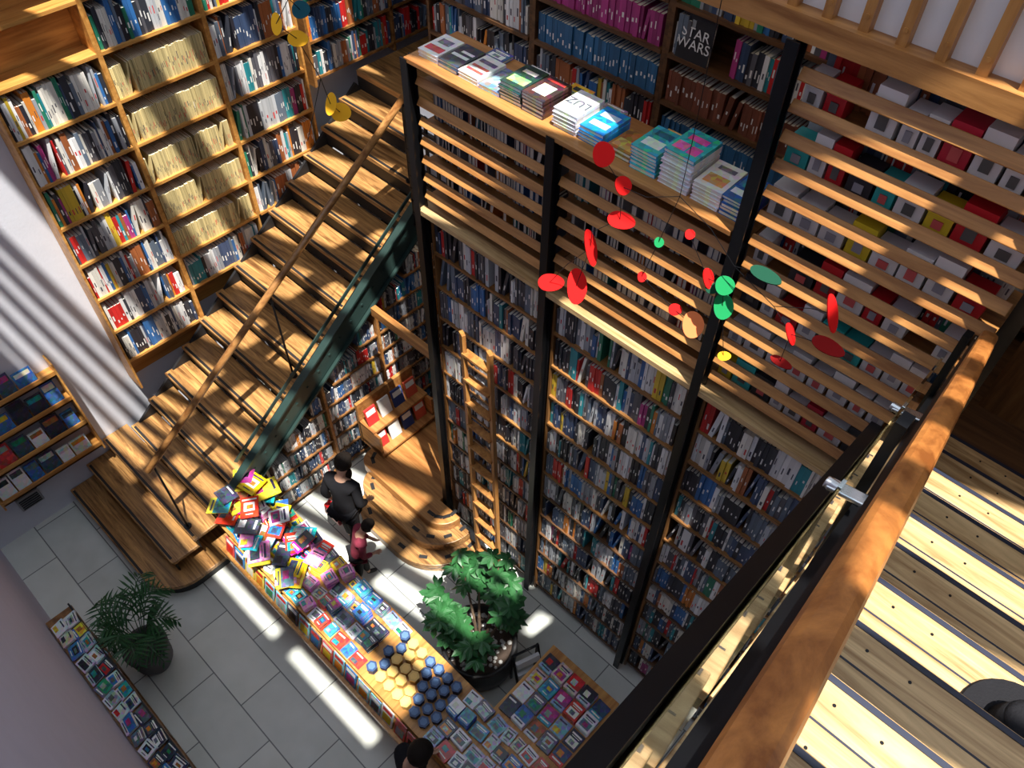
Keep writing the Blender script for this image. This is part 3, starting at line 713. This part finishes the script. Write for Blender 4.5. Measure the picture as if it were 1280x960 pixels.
def person(loc, heading, H, coat, trouser, label, armL, armR, lean=0.0, headpitch=.25, longhair=True, stride=.12, sleeves=True):
    """local frame: facing -y"""
    r = root('person', loc, label, 'person'); k = H / 1.7
    M = Matrix.Rotation(heading, 4, 'Z') @ Matrix.Scale(k, 4)
    def L(x, y, z): return Vector((x, y - lean * max(0, z - .9), z))
    V = []; E = []; Q = []
    def add(p, rad, par=None):
        V.append(p); Q.append(rad)
        if par is not None: E.append((par, len(V) - 1))
        return len(V) - 1
    pel = add(L(0, 0, .93), (.125, .1)); sp = add(L(0, 0, 1.10), (.11, .09), pel); ch = add(L(0, 0, 1.28), (.135, .1), sp); ub = add(L(0, .005, 1.39), (.09, .07), ch)
    nk = add(L(0, -.005, 1.47), .05, ub); hb = add(L(0, -.02, 1.53), (.062, .065), nk)
    hp = -.12 * headpitch
    hm = add(L(0, -.025 + hp * .5, 1.60), (.072, .085), hb); ht = add(L(0, -.02 + hp, 1.67), (.055, .065), hm)
    nose = add(L(0, -.118 + hp * .5, 1.585), .012, hm)
    for sx in (-1, 1): add(L(sx * .083, -.015 + hp * .5, 1.59), .012, hm)
    arms = []
    for sx, (el, wr) in ((-1, armL), (1, armR)):
        sh = add(L(sx * .175, 0, 1.38), .055, ub); e = add(L(*el), .042, sh); w = add(L(*wr), .028, e)
        d = (V[w] - V[e]).normalized(); side = d.cross(Vector((0, 1, 0)))
        side = side.normalized() if side.length > .1 else Vector((0, 1, 0)); nn = d.cross(side)
        pa = add(V[w] + d * .055, (.033, .02), w); pb = add(V[w] + d * .085, (.034, .018), pa)
        for j, (off, ln) in enumerate(((-.027, .06), (-.009, .072), (.009, .068), (.027, .052))):
            f1 = add(V[pb] + side * off + d * ln * .5 + nn * .006, .0088, pb); f2 = add(V[f1] + d * ln * .4 + nn * .02, .0078, f1)
        t1 = add(V[pa] + side * (-.038) + d * .02 + nn * .01, .0098, pa); add(V[t1] + d * .03 + side * -.006 + nn * .012, .0085, t1)
        arms.append((sh, e, w))
    legs = []
    for sx in (-1, 1):
        st_ = stride * sx
        h = add(L(sx * .085, 0, .88), .085, pel); kn = add(Vector((sx * .095, -.03 - st_ * .4, .49)), .058, h); an = add(Vector((sx * .1, .02 - st_, .09)), .038, kn)
        he = add(Vector((sx * .1, .0 - st_, .04)), .034, an); to = add(Vector((sx * .115, -.13 - st_, .028)), .026, he); legs.append((h, kn, an, he, to))
    skinmesh('body', V, E, Q, SKIN, r, M)
    cv = [V[pel] + Vector((0, 0, -.08)), V[pel], V[sp], V[ch], V[ub], V[nk] - Vector((0, 0, .03))]; ce = [(0, 1), (1, 2), (2, 3), (3, 4), (4, 5)]; cq = [(.17, .14), (.155, .125), (.135, .115), (.165, .125), (.125, .1), (.062, .06)]
    for (sh, e, w) in arms:
        n0 = len(cv); cv += [V[sh] + Vector((0, 0, .0)), V[e], V[e].lerp(V[w], .85 if sleeves else .1)]; ce += [(4, n0), (n0, n0 + 1), (n0 + 1, n0 + 2)]; cq += [.072, .056, .043]
    skinmesh('coat' if sleeves else 'shirt', cv, ce, cq, coat, r, M, 1)
    tv = [V[pel]]; te = []; tq = [(.14, .11)]
    for (h, kn, an, he, to) in legs:
        n0 = len(tv); tv += [V[h], V[kn], V[an] + Vector((0, 0, .02))]; te += [(0, n0), (n0, n0 + 1), (n0 + 1, n0 + 2)]; tq += [.1, .072, .055]
    skinmesh('trousers', tv, te, tq, trouser, r, M)
    for (h, kn, an, he, to) in legs:
        skinmesh('shoe', [V[an] - Vector((0, 0, .02)), V[he] + Vector((0, .01, .002)), V[to] + Vector((0, -.01, .004))], [(0, 1), (1, 2)], [.045, .042, .034], BLACKM, r, M)
    def small(name, pos, rr, mat, **kw):
        mb = MB(); mb.ball((0, 0, 0), rr, **kw)
        o = fin(mb, name, mat, smooth=True, origin=(0, 0, 0)); o.data.transform(M @ Matrix.Translation(pos)); o.parent = r
    hc = L(0, -.025 + hp * .5, 1.6)
    for sx in (-1, 1): small('eye', hc + Vector((sx * .03, -.078, .004)), .011, WHITE)
    small('mouth', hc + Vector((0, -.08, -.055)), .018, REDM, sz=.35, sy=.4)
    mb = MB(); mb.ball((0, 0, 0), .118, sx=.92, sy=1.02, sz=.98, seg=18, rings=12)
    vs = []
    for v in mb.v:
        x, y, z = v
        if y < -.02 and z < .045: y = y * .25 + .0
        vs.append((x * (1 + .12 * sin(9 * z + 5 * x)), y + .012, z))
    mb.v = vs
    if longhair:
        mb.ball((0, .055, -.13), .10, sx=1.05, sy=.6, sz=1.6, seg=14, rings=9)
    o = fin(mb, 'hair', HAIR, smooth=True, origin=(0, 0, 0)); o.data.transform(M @ Matrix.Translation(hc + Vector((0, hp * .3, .025)))); o.parent = r
    return r, M, V, arms
PL = Vector((-4.22, 2.07, 0))
p1, M1, V1, A1 = person(PL, radians(200), 1.46, COATB, COATB, 'woman with dark hair in a black coat standing, holding red bag',
       ((-.24, .02, 1.12), (-.22, -.16, .98)), ((.24, .03, 1.12), (.26, -.08, .88)), lean=.15, headpitch=.8)
hw = M1 @ (V1[A1[1][2]] + Vector((0, 0, -.09)))
hx, hy, hz = hw.x + PL.x, hw.y + PL.y, hw.z
r = root('handbag', (hx, hy, hz - .34), 'red leather handbag held by the woman in black', 'bag')
m = MB(); m.prism([(hx - .13, -.0), (hx + .13, 0), (hx + .1, .2), (hx - .1, .2)], hy - .045, hy + .045)
m.v = [(a, c, b + hz - .32) for a, b, c in m.v]; fin(m, 'body', REDBAG, parent=r, bevel=.015)
m = MB(); pr = None
for i in range(9):
    a = pi * i / 8; p = (hx + .07 * cos(a), hy, hz - .12 + .11 * sin(a))
    if pr: m.cyl(pr, p, .008, seg=6)
    pr = p
fin(m, 'handle', REDBAG, parent=r)
person((-3.84, 1.88, 0), radians(150), 1.08, BURG, COATB, 'child with dark hair in burgundy top beside the display table',
       ((-.23, -.04, 1.12), (-.14, -.24, 1.02)), ((.23, -.04, 1.12), (.14, -.24, 1.02)), lean=.25, headpitch=1, longhair=False)
person((-1.74, .78, 0), radians(165), 1.58, COATB, COATB, 'person with dark curly hair in black clothes at the display table',
       ((-.24, -.02, 1.12), (-.18, -.2, 1.0)), ((.24, -.02, 1.12), (.18, -.2, 1.0)), lean=.08, headpitch=.8)

# ------------------------------------------------------------------ mobiles
def disc(name, c, rx, ry, nrm, mat, parent, rot=0):
    nrm = Vector(nrm).normalized(); u = nrm.orthogonal().normalized(); v = nrm.cross(u)
    u, v = u * cos(rot) + v * sin(rot), v * cos(rot) - u * sin(rot)
    m = MB(); n = 22; c = Vector(c); pts = []
    for i in range(n):
        a = 2 * pi * i / n; f = 1 + .12 * cos(a); pts.append(u * cos(a) * rx * f + v * sin(a) * ry)
    vs = [tuple(c + p + nrm * .002) for p in pts] + [tuple(c + p - nrm * .002) for p in pts]
    m.add(vs, [tuple(range(n)), tuple(range(2 * n - 1, n - 1, -1))] + [(i, n + i, n + (i + 1) % n, (i + 1) % n) for i in range(n)])
    return fin(m, name, mat, parent=parent)
MR = paint('mobile_red', (.62, .01, .01)); MG = paint('mobile_green', (.01, .22, .07)); MO = paint('mobile_orange', (.75, .2, .07)); MY = paint('mobile_yellow', (.8, .40, .02)); MD = paint('mobile_dark_red', (.22, .006, .006)); MDG = paint('mobile_dark_green', (.01, .06, .035))
MT = paint('mobile_teal', (.01, .07, .10))
toc = (.44, -.47, .76)
D = [(-1.26, 6.554, .031, .036, MR, toc), (-1.172, 6.484, .026, .027, MR, (.6, -.2, .6)), (-1.164, 6.357, .042, .026, MR, (.2, -.6, .9)), (-.913, 6.443, .014, .014, MR, toc), (-1.011, 6.355, .014, .015, MG, toc),
     (-1.267, 6.181, .02, .06, MR, (.9, -.3, .5)), (-1.436, 5.913, .045, .03, MR, toc), (-1.312, 5.974, .033, .06, MR, toc), (-1.049, 6.188, .014, .016, MR, toc), (-.82, 6.327, .018, .03, MR, (.8, -.2, .5)),
     (-.764, 6.334, .027, .027, MG, toc), (-.75, 6.257, .028, .037, MG, toc), (-.906, 6.136, .02, .018, MR, toc), (-.833, 6.118, .032, .040, MO, toc), (-.657, 6.447, .045, .02, MDG, (0, -.3, .95)),
     (-.441, 6.441, .016, .052, MR, (.8, -.3, .5)), (-.526, 6.298, .016, .034, MR, (.8, 0, .5)), (-.42, 6.33, .045, .022, MD, (0, -.3, .9)), (-.70, 6.07, .02, .014, MY, toc), (-.525, 6.18, .033, .014, MD, (0, -.3, .95)), (-.80, 6.30, .02, .016, MDG, toc)]
r = root('hanging_mobile', (-.93, 1.75, 6.3), 'hanging mobile of red, green, orange and yellow discs on thin wires', 'mobile')
for x, z, a, b, mt, nn in D:
    v = Vector(nn).normalized(); u = v.orthogonal().normalized(); w = v.cross(u)
    upv = Vector((0, 0, 1)) - v * v.z; rot = math.atan2(upv.dot(w), upv.dot(u)) - pi / 2 if upv.length > .01 else 0
    disc('disc', (x, 1.75, z), a * 1.1, b * 1.1, nn, mt, r, rot)
m = MB()
def wire(*P):
    for p, q in zip(P, P[1:]): m.cyl((p[0], 1.75, p[1]), (q[0], 1.75, q[1]), .0012, seg=5)
wire((-.97, 10.3), (-.966, 6.76), (-.97, 6.55)); wire((-1.26, 6.55), (-1.172, 6.48), (-1.08, 6.49), (-.97, 6.55), (-.85, 6.50), (-.75, 6.42), (-.657, 6.447)); wire((-1.172, 6.48), (-1.164, 6.36), (-1.267, 6.25), (-1.267, 6.18), (-1.36, 6.05), (-1.436, 5.913))
wire((-1.267, 6.18), (-1.312, 5.974)); wire((-.97, 6.55), (-1.011, 6.355), (-1.049, 6.188), (-.906, 6.136), (-.833, 6.118)); wire((-.913, 6.443), (-.82, 6.327), (-.764, 6.334), (-.75, 6.257), (-.70, 6.07)); wire((-.75, 6.42), (-.60, 6.36), (-.526, 6.298), (-.42, 6.33)); wire((-.60, 6.36), (-.50, 6.42), (-.441, 6.441)); wire((-.526, 6.298), (-.525, 6.18))
fin(m, 'wire', BLACK, parent=r)
r = root('hanging_mobile', (-4.6, 2.9, 5.0), 'hanging mobile of yellow and teal discs in front of the bookcase', 'mobile')
for y, z, a, b, mt in [(2.693, 5.479, .035, .075, MY), (2.823, 5.337, .07, .055, MY), (2.993, 4.788, .04, .085, MY), (3.062, 4.693, .075, .07, MY), (2.888, 5.507, .06, .06, MT)]:
    disc('disc', (-4.6, y, z), a, b, toc, mt, r, R.uniform(-.3, .3))
m = MB()
for p, q in [((2.82, 10.3), (2.82, 5.6)), ((2.82, 5.6), (2.693, 5.479)), ((2.82, 5.6), (2.888, 5.507)), ((2.693, 5.479), (2.823, 5.337)), ((2.823, 5.337), (2.95, 5.0)), ((2.95, 5.0), (2.993, 4.788)), ((2.993, 4.788), (3.062, 4.693)), ((2.95, 5.0), (2.75, 4.6))]:
    m.cyl((-4.6, p[0], p[1]), (-4.6, q[0], q[1]), .003, seg=5)
fin(m, 'wire', BLACK, parent=r)

# ------------------------------------------------------------------ descending stairs and railing on the near side
def rd(y): return .84 + .574 * (y - .33)
def rx(y): return .02 - .06 * (y - .33)
SL = .574
def RP(y, dx, dz): return (rx(y) + dx, y, 8 - rd(y) + dz)
r = root('staircase', (.6, 1.8, 4.4), 'descending staircase of pale knotty planks with dark anti-slip strips', 'staircase')
for k in range(-1, 12):
    y0 = .02 + .29 * k; z = 6.42 - SL * y0
    xl = rx(y0 + .15) - .10
    m = MB(); m.box(xl, 1.5, y0, y0 + .272, z - .05, z); m.box(xl, 1.5, y0 + .02, y0 + .035, z - .17, z - .05, mi=1)  # black board below the tread paints the shadow of the open riser
    fin(m, 'tread', [W_PALE, BLACKM], parent=r, bevel=.004)
    m = MB(); m.box(xl + .02, 1.5, y0 + .248, y0 + .266, z, z + .004); m.box(xl + .02, 1.5, y0 + .13, y0 + .136, z, z + .002); fin(m, 'anti_slip_strip', STRIP, parent=r)
    m = MB()
    for xx in (.12, .25, .7, 1.15):
        for yy in (.06, .2): m.cyl((xx, y0 + yy, z), (xx, y0 + yy, z + .002), .005, seg=8)
    fin(m, 'screws', BLACK, parent=r)
m = MB(); m.beam(RP(-.3, -.21, -.98), RP(3.0, -.21, -.98), .06, .30); fin(m, 'stringer', BLACK, parent=r)
m = MB(); m.beam(RP(-.3, -.145, -.90), RP(3.0, -.145, -.90), .06, .10); fin(m, 'curb', W_PALEY, parent=r)
r = root('stair_railing', (0, 1.8, 5.0), 'stair railing with glossy wooden handrail, black bars, glass, metal clamps', 'railing')
m = MB(); m.beam(RP(-.3, -.008, 0), RP(2.96, -.008, 0), .064, .045); fin(m, 'handrail', W_RAIL, parent=r, bevel=.016)
m = MB(); m.beam(RP(-.3, -.035, -.09), RP(3.0, -.035, -.09), .03, .06); fin(m, 'upper_bar', BLACK, parent=r)
m = MB(); m.beam(RP(-.3, -.06, -.42), RP(3.0, -.06, -.42), .035, .05); fin(m, 'middle_bar', BLACK, parent=r)
m = MB(); m.beam(RP(-.3, -.115, -.55), RP(2.95, -.115, -.55), .010, .55); fin(m, 'glass_panel', GLASS, parent=r)
for yy in (.15, 1.55, 2.9):
    m = MB(); a = RP(yy, -.075, -.02); b = RP(yy, -.075, -1.0); m.beam(a, b, .03, .05); fin(m, 'post', BLACK, parent=r)
for yy in (1.45, 2.3):
    m = MB(); m.beam(RP(yy, -.15, -.32), RP(yy, -.04, -.30), .04, .015); m.cyl(RP(yy, -.16, -.32), RP(yy, -.12, -.32), .018, seg=12); fin(m, 'clamp', SILVER, parent=r, label='brushed metal glass clamp', bevel=.004)
hc = Vector((.56, 1.54, 6.42 - SL * 1.47))
r = root('hat', hc, 'black wide-brimmed round hat resting on the pale stair treads', 'hat')
m = MB(); m.cyl(hc + Vector((0, 0, .006)), hc + Vector((0, 0, .014)), .17, .165, seg=32); fin(m, 'brim', COATB, parent=r)
m = MB(); m.cyl(hc + Vector((0, 0, .014)), hc + Vector((0, 0, .1)), .095, .075, seg=24); m.ball(hc + Vector((0, 0, .1)), .075, sz=.3, seg=24); fin(m, 'crown', COATB, parent=r, smooth=True)

fin(STUFF, 'books', PAPER, kind='stuff', label='many assorted upright books packed on all the remaining shelves', cat='books', origin=(0, 0, 0))

# ------------------------------------------------------------------ light
def light(kind, name, loc, direction, energy, color=(1, 1, 1), size=None):
    l = bpy.data.lights.new(name, kind); l.energy = energy; l.color = color
    if size: l.shape = 'RECTANGLE'; l.size, l.size_y = size
    o = bpy.data.objects.new(name, l); COLL.objects.link(o); o.location = loc
    o.rotation_euler = Vector(direction).to_track_quat('-Z', 'Y').to_euler(); return l
s = light('SUN', 'sun', (2, 0, 14), (-.30, .13, -.94), 10.5, (1, .95, .86)); s.angle = radians(.6)
light('AREA', 'overhead_fill', (-2, 2.0, 10.1), (0, 0, -1), 125, (.82, .9, 1), (9.5, 5))  # added fill under the roof to raise the ambient light
light('AREA', 'mezzanine_fill', (-2.5, 3.9, 6.5), (0, .35, -1), 7, (1, .85, .65), (5, .5))  # added warm fill for the upper back shelves, no fixture modelled
light('AREA', 'back_room_fill', (-4.3, 4.4, 3.9), (0, 0, -1), 8, (1, .8, .6), (.8, .8))  # added warm area light behind the steps, without a fixture
w = bpy.data.worlds.new('world'); scene.world = w; w.use_nodes = True
bg = w.node_tree.nodes['Background']; bg.inputs[0].default_value = (.66, .8, 1, 1); bg.inputs[1].default_value = .8
scene.view_settings.view_transform = 'Standard'
scene.view_settings.look = 'None'
scene.view_settings.exposure = 0
